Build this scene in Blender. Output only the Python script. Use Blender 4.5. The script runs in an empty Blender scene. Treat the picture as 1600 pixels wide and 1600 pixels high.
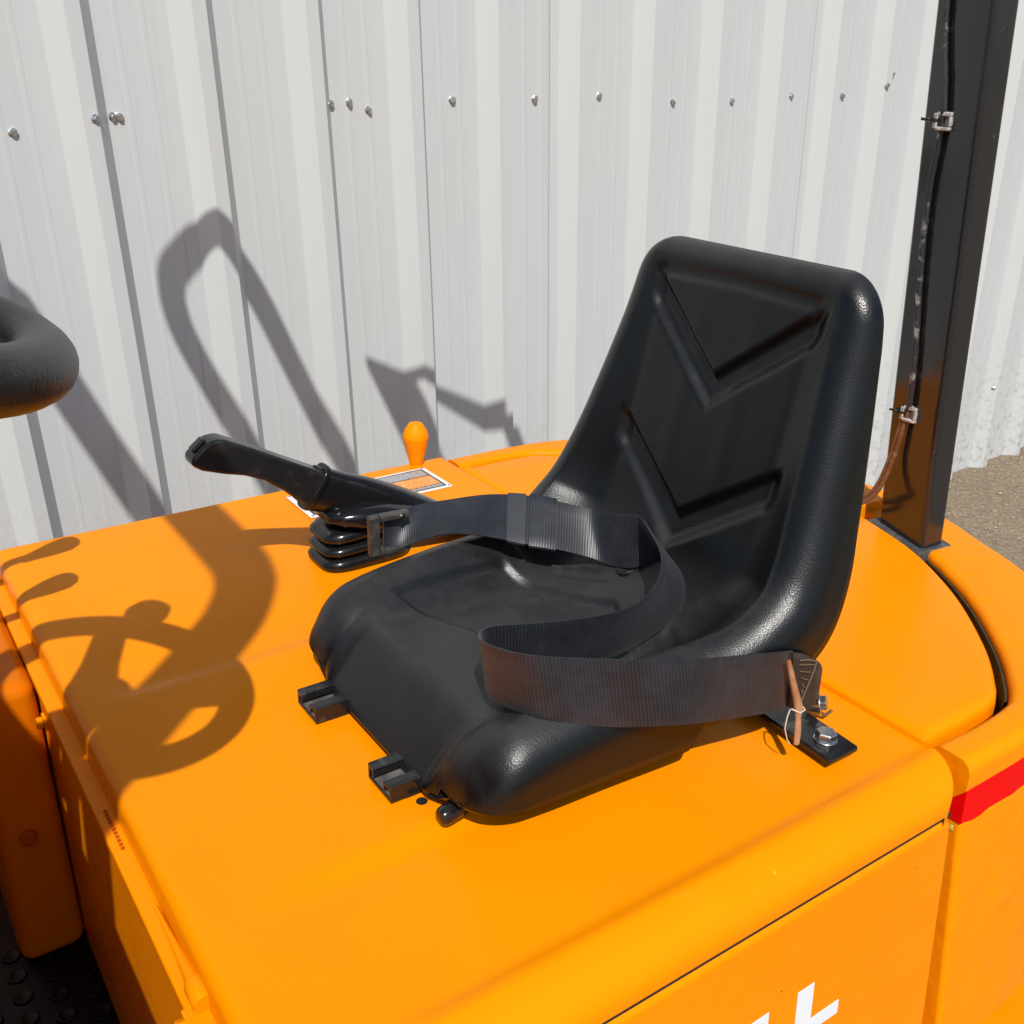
import bpy, bmesh, math, random
from mathutils import Vector, Matrix
from mathutils.geometry import intersect_line_plane
random.seed(7)
C = bpy.context.scene.collection
V = Vector

# ------------------------------------------------------------------ camera
cam_d = bpy.data.cameras.new('camera'); cam = bpy.data.objects.new('camera', cam_d); C.objects.link(cam)
R = ((0.82637258, 0.20926985, -0.52279489), (-0.56274955, 0.34073457, -0.75313538), (0.02052576, 0.91657301, 0.39934022))
# columns: camera right, up, back in scene axes (x rearwards along the truck, y across it towards the wall, z up)
m = Matrix.Identity(4)
for r in range(3):
    m[r][0], m[r][1], m[r][2] = R[r][0], R[r][1], R[r][2]
m[2][3] = 0.65
cam.matrix_world = m
cam_d.sensor_width = 36; cam_d.sensor_fit = 'HORIZONTAL'; cam_d.lens = 36 * 1611.33 / 1600
cam_d.clip_start = 0.02; cam_d.clip_end = 500
bpy.context.scene.camera = cam

# ------------------------------------------------------------------ sky and sun
SUN = V((0.42, 0.74, -1.0)).normalized()          # direction the light travels
w = bpy.data.worlds.new('World'); bpy.context.scene.world = w; w.use_nodes = True
nt = w.node_tree
sky = nt.nodes.new('ShaderNodeTexSky'); sky.sky_type = 'NISHITA'; sky.sun_disc = False
sky.sun_elevation = math.asin(-SUN.z); sky.sun_rotation = math.atan2(-SUN.x, -SUN.y)
sky.air_density = 1.0; sky.dust_density = 1.5; sky.ozone_density = 1.0
bg = nt.nodes['Background']; bg.inputs['Strength'].default_value = 0.100
nt.links.new(sky.outputs['Color'], bg.inputs['Color'])
sd = bpy.data.lights.new('sun', 'SUN'); sd.energy = 4.25; sd.angle = math.radians(0.53); sd.color = (1.0, 0.968, 0.915)
so = bpy.data.objects.new('sun', sd); C.objects.link(so); so.rotation_euler = SUN.to_track_quat('-Z', 'Y').to_euler()
so.location = (-4, -7, 10)
sc = bpy.context.scene
sc.view_settings.view_transform = 'Standard'; sc.view_settings.look = 'None'
sc.view_settings.gamma = 1; sc.view_settings.exposure = 0.05; sc.view_settings.use_curve_mapping = False
try:
    sc.cycles.max_bounces = 8; sc.cycles.diffuse_bounces = 4; sc.cycles.glossy_bounces = 4
except Exception:
    pass

# ------------------------------------------------------------------ helpers
def empty(name, loc, label=None, cat=None, group=None):
    o = bpy.data.objects.new(name, None); C.objects.link(o); o.location = loc; o.empty_display_size = .05
    if label: o['label'] = label
    if cat: o['category'] = cat
    if group: o['group'] = group
    return o
LOC = {}
def worldloc(o):
    p = V(o.location)
    return p
def obj(name, verts, faces, mat, parent=None, smooth=False, bevel=0, seg=2, angle=35, subsurf=0):
    """one mesh; verts in scene coordinates; a child keeps its place by the parent's inverse"""
    me = bpy.data.meshes.new(name); me.from_pydata([tuple(v) for v in verts], [], faces); me.validate(); me.update()
    return finish(name, me, mat, parent, smooth, bevel, seg, angle, subsurf)
def finish(name, me, mat, parent, smooth=False, bevel=0, seg=2, angle=35, subsurf=0):
    bm = bmesh.new(); bm.from_mesh(me); bmesh.ops.recalc_face_normals(bm, faces=bm.faces)
    if smooth:
        a = math.radians(angle)
        for f in bm.faces: f.smooth = True
        for e in bm.edges:
            if len(e.link_faces) == 2 and e.calc_face_angle(0) > a: e.smooth = False
    bm.to_mesh(me); bm.free()
    o = bpy.data.objects.new(name, me); C.objects.link(o)
    for mm in (mat if isinstance(mat, (list, tuple)) else [mat]): me.materials.append(mm)
    if parent is not None:
        o.parent = parent
        p = V((0, 0, 0)); q = parent
        while q is not None:
            p += V(q.location); q = q.parent
        o.location = -p
    if bevel:
        b = o.modifiers.new('bevel', 'BEVEL'); b.width = bevel; b.segments = seg; b.limit_method = 'ANGLE'; b.angle_limit = math.radians(30)
        b.harden_normals = False
        for p_ in me.polygons: p_.use_smooth = True
        wn = o.modifiers.new('wn', 'WEIGHTED_NORMAL'); wn.keep_sharp = False
    if subsurf:
        s = o.modifiers.new('sub', 'SUBSURF'); s.levels = subsurf; s.render_levels = subsurf
    return o
class MB:
    def __init__(s): s.v = []; s.f = []
    def add(s, vs, fs):
        n = len(s.v); s.v += [V(v) for v in vs]; s.f += [tuple(i + n for i in f) for f in fs]; return s
    def box(s, a, b):
        x0, y0, z0 = a; x1, y1, z1 = b
        return s.add([(x0,y0,z0),(x1,y0,z0),(x1,y1,z0),(x0,y1,z0),(x0,y0,z1),(x1,y0,z1),(x1,y1,z1),(x0,y1,z1)],
                     [(0,3,2,1),(4,5,6,7),(0,1,5,4),(1,2,6,5),(2,3,7,6),(3,0,4,7)])
    def prism(s, base, top):
        n = len(base)
        return s.add(list(base) + list(top), [tuple(range(n))[::-1], tuple(range(n, 2*n))] + [(i, (i+1) % n, n + (i+1) % n, n + i) for i in range(n)])
    def tube(s, pts, rad, n=12, caps=True, up=None):
        pts = [V(p) for p in pts]; rr = rad if isinstance(rad, (list, tuple)) else [rad] * len(pts)
        b = len(s.v); prev = None
        for i, p in enumerate(pts):
            t = (pts[min(i+1, len(pts)-1)] - pts[max(i-1, 0)]).normalized()
            if prev is None:
                ref = V(up) if up else (V((0,0,1)) if abs(t.z) < .9 else V((1,0,0)))
                u = (ref - t * ref.dot(t)).normalized()
            else:
                u = (prev - t * prev.dot(t)).normalized()
            prev = u; q = t.cross(u)
            for k in range(n):
                a = 2*math.pi*k/n
                s.v.append(p + (u*math.cos(a) + q*math.sin(a)) * rr[i])
        for i in range(len(pts)-1):
            for k in range(n):
                s.f.append((b+i*n+k, b+i*n+(k+1) % n, b+(i+1)*n+(k+1) % n, b+(i+1)*n+k))
        if caps:
            s.f.append(tuple(b+k for k in range(n))[::-1]); s.f.append(tuple(b+(len(pts)-1)*n+k for k in range(n)))
        return s
    def lathe(s, o, axis, prof, n=24):
        """prof: (distance along axis, radius)"""
        ax = V(axis).normalized()
        pts = [V(o) + ax*h for h, r in prof]
        ref = V((0,0,1)) if abs(ax.z) < .9 else V((1,0,0))
        u = (ref - ax*ref.dot(ax)).normalized(); q = ax.cross(u); b = len(s.v)
        for (h, r), p in zip(prof, pts):
            for k in range(n):
                a = 2*math.pi*k/n; s.v.append(p + (u*math.cos(a) + q*math.sin(a))*r)
        for i in range(len(prof)-1):
            for k in range(n): s.f.append((b+i*n+k, b+i*n+(k+1) % n, b+(i+1)*n+(k+1) % n, b+(i+1)*n+k))
        s.f.append(tuple(b+k for k in range(n))[::-1]); s.f.append(tuple(b+(len(prof)-1)*n+k for k in range(n)))
        return s
    def grid(s, rows, closed=False):
        b = len(s.v); n = len(rows[0])
        for r in rows: s.v += [V(p) for p in r]
        for i in range(len(rows)-1):
            for k in range(n if closed else n-1):
                k2 = (k+1) % n
                s.f.append((b+i*n+k, b+i*n+k2, b+(i+1)*n+k2, b+(i+1)*n+k))
        return s
    def build(s, name, mat, parent=None, **k): return obj(name, s.v, s.f, mat, parent, **k)
def catmull(P, n):
    """resample a poly of tuples with Catmull-Rom, n samples per span"""
    P = [V(p) if len(p) <= 4 else p for p in P]; out = []
    for i in range(len(P)-1):
        p0, p1, p2, p3 = P[max(i-1,0)], P[i], P[i+1], P[min(i+2,len(P)-1)]
        for k in range(n):
            t = k/n
            out.append(0.5*((2*p1) + (p2-p0)*t + (2*p0-5*p1+4*p2-p3)*t*t + (3*p1-p0-3*p2+p3)*t**3))
    out.append(P[-1].copy()); return out
def sstep(a, b, x):
    t = min(1, max(0, (x-a)/(b-a))); return t*t*(3-2*t)
def lerp(a, b, t): return a + (b-a)*t

# ------------------------------------------------------------------ materials
def new_mat(name):
    mt = bpy.data.materials.new(name); mt.use_nodes = True
    return mt, mt.node_tree, mt.node_tree.nodes['Principled BSDF']
def node(t, typ, **k):
    n = t.nodes.new(typ)
    for a, b in k.items():
        if a.startswith('in_'): n.inputs[a[3:].replace('_', ' ')].default_value = b
        else: setattr(n, a, b)
    return n
def mixcol(t, fac, a, b):
    n = t.nodes.new('ShaderNodeMix'); n.data_type = 'RGBA'
    for sock, val in ((n.inputs[0], fac), (n.inputs[6], a), (n.inputs[7], b)):
        if hasattr(val, 'links'): t.links.new(val, sock)
        else: sock.default_value = val if not isinstance(val, tuple) else (*val, 1)[:4]
    return n.outputs[2]
def ramp(t, src, p0, p1, c0=0.0, c1=1.0):
    n = t.nodes.new('ShaderNodeMapRange'); n.inputs['From Min'].default_value = p0; n.inputs['From Max'].default_value = p1
    n.inputs['To Min'].default_value = c0; n.inputs['To Max'].default_value = c1
    t.links.new(src, n.inputs['Value']); return n.outputs['Result']
def noise(t, scale, detail=4, rough=.6, vec=None, dist=0):
    n = t.nodes.new('ShaderNodeTexNoise'); n.inputs['Scale'].default_value = scale; n.inputs['Detail'].default_value = detail
    n.inputs['Roughness'].default_value = rough; n.inputs['Distortion'].default_value = dist
    if vec is not None: t.links.new(vec, n.inputs['Vector'])
    return n.outputs['Fac']
def coords(t, scale=(1,1,1)):
    g = t.nodes.new('ShaderNodeNewGeometry'); mp = t.nodes.new('ShaderNodeMapping'); mp.inputs['Scale'].default_value = scale
    t.links.new(g.outputs['Position'], mp.inputs['Vector']); return mp.outputs['Vector']
def bump(t, b, h, strength, dist=.001):
    n = t.nodes.new('ShaderNodeBump'); n.inputs['Strength'].default_value = strength; n.inputs['Distance'].default_value = dist
    t.links.new(h, n.inputs['Height'])
    old = b.inputs['Normal'].links
    if old: t.links.new(old[0].from_socket, n.inputs['Normal'])
    t.links.new(n.outputs['Normal'], b.inputs['Normal'])
def simple(name, col, rough, metal=0, bumpscale=0, bs=.2, dirt=None, dirtscale=20, dirtamt=(.5,.7), spec=None, coat=0, roughvar=.0, bdist=.001):
    mt, t, b = new_mat(name); v = coords(t)
    b.inputs['Roughness'].default_value = rough; b.inputs['Metallic'].default_value = metal
    if spec is not None: b.inputs['Specular IOR Level'].default_value = spec
    if coat:
        b.inputs['Coat Weight'].default_value = coat; b.inputs['Coat Roughness'].default_value = .08
    if dirt:
        f = noise(t, dirtscale, 6, .65, v)
        c = mixcol(t, ramp(t, f, *dirtamt), col, dirt); t.links.new(c, b.inputs['Base Color'])
        if roughvar: t.links.new(ramp(t, f, .35, .7, rough - roughvar, rough + roughvar), b.inputs['Roughness'])
    else: b.inputs['Base Color'].default_value = (*col, 1)
    if bumpscale: bump(t, b, noise(t, bumpscale, 3, .5, v), bs, bdist)
    return mt

def orange(name, col=(.86, .262, .0006), rough=.27, wob=.10, wobscale=6, specks=True):
    mt, t, b = new_mat(name); v = coords(t)
    f = noise(t, 3.0, 5, .6, v)
    c = mixcol(t, ramp(t, f, .3, .75), col, (col[0]*.97, col[1]*.93, col[2]))
    if specks:
        vo = t.nodes.new('ShaderNodeTexVoronoi'); vo.inputs['Scale'].default_value = 16; t.links.new(v, vo.inputs['Vector'])
        sp = ramp(t, vo.outputs['Distance'], .018, .03, 1, 0)
        gate = t.nodes.new('ShaderNodeSeparateColor'); t.links.new(vo.outputs['Color'], gate.inputs[0])
        gs = ramp(t, gate.outputs[0], .58, .59)
        mu = node(t, 'ShaderNodeMath', operation='MULTIPLY'); t.links.new(sp, mu.inputs[0]); t.links.new(gs, mu.inputs[1])
        speck = mixcol(t, ramp(t, gate.outputs[1], .35, .36), (.95, .42, .05), (.3, .08, .01))
        c = mixcol(t, mu.outputs[0], c, speck)
        dst = noise(t, 11, 8, .75, v)
        c = mixcol(t, ramp(t, dst, .62, .85, 0, .14), c, (.75, .34, .06))
        scr = noise(t, 7, 5, .75, coords(t, (14, .8, 4)), .8)
        c = mixcol(t, ramp(t, scr, .70, .76, 0, .16), c, (.9, .42, .08))
        grim = noise(t, 2.4, 7, .7, v, .5)
        c = mixcol(t, ramp(t, grim, .52, .78, 0, .20), c, (.60, .17, .006))
    t.links.new(c, b.inputs['Base Color'])
    rr = noise(t, 9, 6, .7, v); t.links.new(ramp(t, rr, .3, .75, rough-.07, rough+.12), b.inputs['Roughness'])
    b.inputs['Specular IOR Level'].default_value = .07
    bump(t, b, noise(t, wobscale, 3, .5, v), wob, .012)
    bump(t, b, noise(t, 260, 2, .5, v), .05, .0006)
    return mt
M_or = orange('orange_paint')
M_orc = orange('orange_cast_paint', rough=.36, wob=.34, wobscale=16)
M_or_shaded = orange('orange_paint_shaded', col=(.42, .085, .001), rough=.3)  # darker copy of the orange, footwell and slot shade put into the colour

M_or_console_shade = orange('orange_console_shaded', col=(.62, .15, .0008), rough=.24)  # console orange darkened, shade of the footwell painted into it
def wall_mat():
    mt, t, b = new_mat('wall_paint'); v = coords(t); vs = coords(t, (9, 9, .55))
    st = noise(t, 3.2, 7, .65, vs)
    base = mixcol(t, ramp(t, st, .35, .7), (.515, .540, .548), (.492, .515, .522))
    big = noise(t, 1.3, 4, .6, v)
    base = mixcol(t, ramp(t, big, .45, .75, 0, .5), base, (.52, .528, .505))
    # the sun side flank of each rib is tinted creamier, its sunlit brightness put into the colour
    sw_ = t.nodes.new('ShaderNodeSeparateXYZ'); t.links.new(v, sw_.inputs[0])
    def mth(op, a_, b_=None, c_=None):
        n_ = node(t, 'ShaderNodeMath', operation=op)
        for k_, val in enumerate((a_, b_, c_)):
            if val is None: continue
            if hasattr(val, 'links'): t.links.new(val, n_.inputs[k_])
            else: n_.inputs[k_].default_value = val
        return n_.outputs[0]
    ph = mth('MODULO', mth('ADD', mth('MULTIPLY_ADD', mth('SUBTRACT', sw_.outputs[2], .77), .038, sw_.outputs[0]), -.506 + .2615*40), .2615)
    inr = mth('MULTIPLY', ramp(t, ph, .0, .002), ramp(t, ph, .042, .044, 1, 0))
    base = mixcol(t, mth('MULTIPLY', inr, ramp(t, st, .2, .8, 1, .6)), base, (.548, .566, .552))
    # grime specks and small chips
    vo = t.nodes.new('ShaderNodeTexVoronoi'); vo.inputs['Scale'].default_value = 9; t.links.new(coords(t, (1, 1, .7)), vo.inputs['Vector'])
    sep = t.nodes.new('ShaderNodeSeparateColor'); t.links.new(vo.outputs['Color'], sep.inputs[0])
    sp = ramp(t, vo.outputs['Distance'], .03, .05, 1, 0); gs = ramp(t, sep.outputs[0], .74, .75)
    mu = node(t, 'ShaderNodeMath', operation='MULTIPLY'); t.links.new(sp, mu.inputs[0]); t.links.new(gs, mu.inputs[1])
    mu2 = node(t, 'ShaderNodeMath', operation='MULTIPLY'); t.links.new(mu.outputs[0], mu2.inputs[0]); t.links.new(ramp(t, sep.outputs[1], 0, 1, .1, .5), mu2.inputs[1])
    base = mixcol(t, mu2.outputs[0], base, (.2, .195, .18))
    fine = noise(t, 90, 4, .8, v)
    base = mixcol(t, ramp(t, fine, .68, .8, 0, .18), base, (.3, .29, .26))
    # splashed dirt near the ground
    sx = t.nodes.new('ShaderNodeSeparateXYZ'); t.links.new(v, sx.inputs[0])
    low = ramp(t, sx.outputs[2], -.95, -.25, 1, 0); spl = noise(t, 34, 6, .75, v)
    mu3 = node(t, 'ShaderNodeMath', operation='MULTIPLY'); t.links.new(low, mu3.inputs[0]); t.links.new(ramp(t, spl, .5, .72), mu3.inputs[1])
    base = mixcol(t, mu3.outputs[0], base, (.27, .235, .19))
    t.links.new(base, b.inputs['Base Color'])
    b.inputs['Roughness'].default_value = .45; b.inputs['Specular IOR Level'].default_value = .3
    bump(t, b, noise(t, 2.2, 3, .5, vs), .10, .006)
    return mt
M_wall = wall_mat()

def seat_mat():
    mt, t, b = new_mat('black_vinyl'); v = coords(t)
    d = noise(t, 5.5, 8, .72, v, .6); sc_ = noise(t, 38, 5, .75, v)
    mu = node(t, 'ShaderNodeMath', operation='MULTIPLY'); t.links.new(ramp(t, d, .30, .75, .25, .8), mu.inputs[0]); t.links.new(ramp(t, sc_, .35, .75, .55, 1), mu.inputs[1])
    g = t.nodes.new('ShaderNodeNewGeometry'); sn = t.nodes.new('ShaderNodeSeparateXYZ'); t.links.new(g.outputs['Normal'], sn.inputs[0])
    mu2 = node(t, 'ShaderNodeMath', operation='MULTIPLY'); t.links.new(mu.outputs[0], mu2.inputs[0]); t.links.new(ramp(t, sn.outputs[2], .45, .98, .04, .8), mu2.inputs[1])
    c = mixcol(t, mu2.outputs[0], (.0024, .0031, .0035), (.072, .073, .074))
    # scuffs: thin stretched marks
    scf = noise(t, 16, 6, .8, coords(t, (3.2, .5, 1)), 1.2)
    c = mixcol(t, ramp(t, scf, .70, .80, 0, .25), c, (.06, .057, .055))
    t.links.new(c, b.inputs['Base Color'])
    t.links.new(ramp(t, mu2.outputs[0], 0, .5, .275, .56), b.inputs['Roughness'])
    b.inputs['Specular IOR Level'].default_value = .42
    vo = t.nodes.new('ShaderNodeTexVoronoi'); vo.inputs['Scale'].default_value = 620; t.links.new(v, vo.inputs['Vector'])
    bump(t, b, vo.outputs['Distance'], .27, .0006)
    bump(t, b, noise(t, 420, 2, .5, v), .12, .0005)
    return mt
M_seat = seat_mat()

def web_mat():
    mt, t, b = new_mat('belt_webbing')
    uv = t.nodes.new('ShaderNodeUVMap'); sx = t.nodes.new('ShaderNodeSeparateXYZ'); t.links.new(uv.outputs[0], sx.inputs[0])
    # fine ribs across, woven lengthwise lines
    def wave(sock, k):
        m1 = node(t, 'ShaderNodeMath', operation='MULTIPLY'); m1.inputs[1].default_value = k; t.links.new(sock, m1.inputs[0])
        s = node(t, 'ShaderNodeMath', operation='SINE'); t.links.new(m1.outputs[0], s.inputs[0]); return s.outputs[0]
    wl = wave(sx.outputs[0], 2*math.pi/.0034); wc = wave(sx.outputs[1], 2*math.pi/.012)
    ad = node(t, 'ShaderNodeMath', operation='MULTIPLY_ADD'); t.links.new(wc, ad.inputs[0]); ad.inputs[1].default_value = .12; t.links.new(wl, ad.inputs[2])
    v = coords(t); d = noise(t, 16, 7, .75, v)
    c = mixcol(t, ramp(t, ad.outputs[0], -1.2, 1.2), (.0055, .0063, .0086), (.0195, .0218, .030))
    c = mixcol(t, ramp(t, d, .45, .75, 0, .4), c, (.045, .050, .068))
    t.links.new(c, b.inputs['Base Color']); b.inputs['Roughness'].default_value = .42
    b.inputs['Sheen Weight'].default_value = .08; b.inputs['Sheen Roughness'].default_value = .4
    bump(t, b, ad.outputs[0], .16, .0005)
    return mt
M_web = web_mat()
M_blk = simple('black_plastic', (.012, .0125, .013), .3, bumpscale=220, bs=.12, dirt=(.045, .042, .04), dirtscale=26, dirtamt=(.55, .8), roughvar=.1)
M_gloss = simple('black_rubber_glossy', (.008, .008, .009), .16, bumpscale=120, bs=.2, dirt=(.03, .026, .022), dirtscale=40, dirtamt=(.6, .8))
M_grip = simple('black_grip', (.009, .0095, .010), .40, bumpscale=420, bs=.5, dirt=(.035, .034, .033), dirtscale=12, dirtamt=(.5, .8))
M_steelblk = simple('black_painted_steel', (.009, .009, .010), .24, bumpscale=90, bs=.15, dirt=(.09, .08, .07), dirtscale=32, dirtamt=(.56, .76), roughvar=.1)
M_rail = simple('worn_rail_steel', (.11, .10, .095), .45, metal=.3, dirt=(.28, .26, .24), dirtscale=60, dirtamt=(.45, .75))
M_zinc = simple('zinc_steel', (.62, .63, .64), .28, metal=1, dirt=(.42, .38, .33), dirtscale=120, dirtamt=(.5, .75), bumpscale=300, bs=.1)
M_post = simple('charcoal_post_paint', (.014, .0155, .018), .15, bumpscale=34, bs=.12, dirt=(.07, .06, .055), dirtscale=60, dirtamt=(.68, .8), spec=.6, bdist=.0015)
M_tape = simple('conduit_tape', (.03, .03, .033), .28, bumpscale=160, bs=.6, dirt=(.26, .25, .24), dirtscale=38, dirtamt=(.56, .66))
M_cable = simple('rusty_brown_cable', (.14, .06, .022), .5, bumpscale=220, bs=.5, dirt=(.3, .2, .12), dirtscale=60, dirtamt=(.5, .75))
M_clip = simple('grey_clip', (.5, .5, .49), .4, dirt=(.2, .17, .15), dirtscale=110, dirtamt=(.42, .65))
M_red = simple('red_paint', (.80, .002, .002), .4, bumpscale=24, bs=.2, spec=.08)
M_white = simple('white_vinyl_letter', (.78, .80, .84), .4)
M_mat = simple('black_rubber_mat', (.003, .003, .0035), .45, bumpscale=90, bs=.3, dirt=(.008, .008, .008), dirtscale=30, dirtamt=(.5, .8), spec=.25)
M_hole_shade = simple('hole_shade_black', (.004, .003, .003), .9)
M_plw = simple('decal_white', (.74, .74, .72), .4, dirt=(.5, .48, .45), dirtscale=60, dirtamt=(.5, .8))
M_plk = simple('decal_black', (.03, .03, .035), .4)
M_seal = simple('grey_seal', (.045, .045, .048), .6, dirt=(.14, .13, .12), dirtscale=50, dirtamt=(.45, .7))
M_tag = simple('dry_brown_tag', (.30, .115, .042), .75, bumpscale=120, bs=.5, dirt=(.42, .22, .11), dirtscale=45, dirtamt=(.4, .7))
M_string = simple('pale_string', (.55, .48, .38), .8)
M_buckle = simple('dull_buckle_steel', (.045, .042, .040), .4, metal=.4, dirt=(.12, .11, .10), dirtscale=70, dirtamt=(.45, .75))
M_stitch = simple('stitch_thread', (.22, .15, .08), .8)
M_leather = simple('dark_sleeve', (.024, .017, .012), .7, bumpscale=260, bs=.7, dirt=(.07, .05, .035), dirtscale=40, dirtamt=(.45, .75))
M_ylw = simple('worn_yellow_primer', (.42, .30, .03), .55, dirt=(.13, .09, .02), dirtscale=40, dirtamt=(.45, .65))
M_olive = simple('oily_primer', (.035, .028, .010), .6, bumpscale=60, bs=.6, dirt=(.10, .075, .01), dirtscale=50, dirtamt=(.5, .7))
M_gap_shade = simple('gap_shade_brown', (.03, .012, .006), .7)  # dark brown for the shade in the gap under the hood lip
def decal_txt(name, ground, ink, rows=170, dens=.5):
    """rows of small print too fine to read"""
    mt, t, b = new_mat(name); v = coords(t); sx = t.nodes.new('ShaderNodeSeparateXYZ'); t.links.new(v, sx.inputs[0])
    m1 = node(t, 'ShaderNodeMath', operation='MULTIPLY'); m1.inputs[1].default_value = rows; t.links.new(sx.outputs[1], m1.inputs[0])
    fr = node(t, 'ShaderNodeMath', operation='FRACT'); t.links.new(m1.outputs[0], fr.inputs[0])
    n_ = noise(t, 1.0, 2, .8, coords(t, (330, rows, 1)))
    rw = ramp(t, fr.outputs[0], .45, .55, 1, 0); wd_ = ramp(t, n_, dens - .02, dens + .02)
    mu = node(t, 'ShaderNodeMath', operation='MULTIPLY'); t.links.new(rw, mu.inputs[0]); t.links.new(wd_, mu.inputs[1])
    t.links.new(mixcol(t, mu.outputs[0], ground, ink), b.inputs['Base Color']); b.inputs['Roughness'].default_value = .38
    return mt
M_plo = decal_txt('decal_orange_text', (.78, .25, .015), (.70, .55, .36)); M_plg = decal_txt('decal_grey_text', (.34, .35, .36), (.12, .12, .13), 120, .56)
def ground_mat():
    mt, t, b = new_mat('gravelly_earth'); v = coords(t)
    a = noise(t, 1.6, 8, .7, v); f = noise(t, 60, 6, .8, v); s = noise(t, 16, 6, .7, v)
    c = mixcol(t, ramp(t, a, .35, .65), (.29, .215, .135), (.37, .285, .19))
    c = mixcol(t, ramp(t, f, .42, .62), c, (.17, .13, .09))
    c = mixcol(t, ramp(t, s, .62, .72, 0, .8), c, (.48, .40, .30))
    c = mixcol(t, ramp(t, f, .66, .72), c, (.55, .5, .44))
    t.links.new(c, b.inputs['Base Color']); b.inputs['Roughness'].default_value = .9
    bump(t, b, f, .9, .012); bump(t, b, s, .6, .03)
    return mt
M_ground = ground_mat()
M_stone = simple('pale_stone', (.34, .28, .21), .85, bumpscale=60, bs=.4, dirt=(.24, .19, .14), dirtscale=30)

# ------------------------------------------------------------------ ground and wall
LEAN = 0.038                                   # the yard slopes a little against the truck deck
GZ = lambda x: -1.0 + LEAN*(x - 4.3)
g = MB().add([(-60, -60, GZ(-60)), (60, -60, GZ(60)), (60, 60, GZ(60)), (-60, 60, GZ(-60))], [(0, 1, 2, 3)]).build('ground', M_ground)
g['kind'] = 'structure'
# loose stones by the wall foot
sm = MB(); rs = random.Random(3)
for i in range(900):
    x = rs.uniform(2.6, 6.2); y = 2.40 - abs(rs.gauss(0, .5)); r = rs.uniform(.003, .008)*(1.8 if rs.random() < .05 else 1)
    if y < 1.2: continue
    c0 = V((x, y, GZ(x) + r*.3)); vs = []
    for d in ((1,0,0),(-1,0,0),(0,1,0),(0,-1,0),(0,0,1),(0,0,-1)):
        vs.append(c0 + V(d)*r*rs.uniform(.6, 1.3))
    sm.add(vs, [(0,2,4),(2,1,4),(1,3,4),(3,0,4),(2,0,5),(1,2,5),(3,1,5),(0,3,5)])
st = sm.build('gravel', M_stone, smooth=False); st['kind'] = 'stuff'

WY = 2.45; RD = .043; PITCH = .2615; X0 = .506
wall = empty('metal_wall', (2.3, WY, GZ(2.3)), 'pale grey ribbed metal cladding wall behind the orange truck', 'wall'); wall['kind'] = 'thing'
def wx(x, z): return x - LEAN*(z - .77)
ZB, ZT = -1.0, 2.6
def rib_profile(k0, n, lap):
    """(x, depth) across n ribs starting at rib k0"""
    P = []
    for k in range(k0, k0+n):
        x = X0 + PITCH*k
        if k == k0 and lap: P.append((x - .004, .0035)); P.append((x - .0035, .0))
        P += [(x, 0), (x+.042, RD), (x+.074, RD), (x+.074+.029, 0)]
        p0 = x + .103; wd = PITCH - .103
        for q in (.30, .66):
            P += [(p0+wd*q-.007, 0), (p0+wd*q-.004, .0006), (p0+wd*q+.004, .0006), (p0+wd*q+.007, 0)]
    x = X0 + PITCH*(k0+n); P += [(x - .0045, 0)]
    return P
for si, k0 in enumerate(range(-7, 29, 4)):
    P = rib_profile(k0, 4, True)
    if si: P = [(X0 + PITCH*k0 - .03, .0028)] + P[2:] ; P[1] = (P[1][0], .0028)
    P.append((P[-1][0] + .0035, 0))
    rows = []
    rj = random.Random(si)
    for z in (None, -.3, .4, 1.1, ZT):
        rows.append([(wx(x, (GZ(x) + .005) if z is None else z), WY - d - (.0015 if si % 2 else 0), (GZ(x) - .01) if z is None else z) for x, d in P])
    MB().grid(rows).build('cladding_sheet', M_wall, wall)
# self drilling screws with washers
def screw_mesh():
    b = MB(); b.lathe((0, 0, 0), (0, -1, 0), [(0, .0062), (.0012, .0062), (.0016, .0056)], 12)
    b.lathe((0, -.0014, 0), (0, -1, 0), [(0, .0046), (.0045, .0046), (.0055, .0038)], 6)
    me = bpy.data.meshes.new('screw'); me.from_pydata([tuple(v) for v in b.v], [], b.f); me.materials.append(M_zinc); return me
SC = screw_mesh(); rsn = random.Random(5)
for x, z in [(.425,.497),(.582,.525),(.628,.525),(.643,.525),(1.14,.551),(1.191,.553),(1.242,.536),(1.483,.559),(1.744,.561),(1.965,.569),(2.245,.552),
             (2.489,.555),(2.754,.57),(3.004,.571),(3.175,.605),(3.251,.642),(3.991,.656),(4.25,-.62),(3.9,-.58),(4.6,-.6)]:
    ph = ((x + LEAN*(z-.77)) - X0) % PITCH
    d = RD*min(1, ph/.042) if ph < .074 else max(0, RD*(1-(ph-.074)/.029))
    o = bpy.data.objects.new('screw', SC); C.objects.link(o); o.parent = wall
    o.location = V((x, WY - d - .001, z)) - V(wall.location)
    o.rotation_euler = (rsn.uniform(-.2, .2), rsn.uniform(0, 6), rsn.uniform(-.2, .2)); o.scale = (1.35, 1.35, 1.7)

# ------------------------------------------------------------------ the forklift
FZ = -.43
truck = empty('forklift', (.6, .965, GZ(.6)), 'orange counterbalance forklift with black bucket seat and single dark post', 'forklift')
YN, YF = .437, 1.505
XF, XR = .150, .8828
YC = .965

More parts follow.
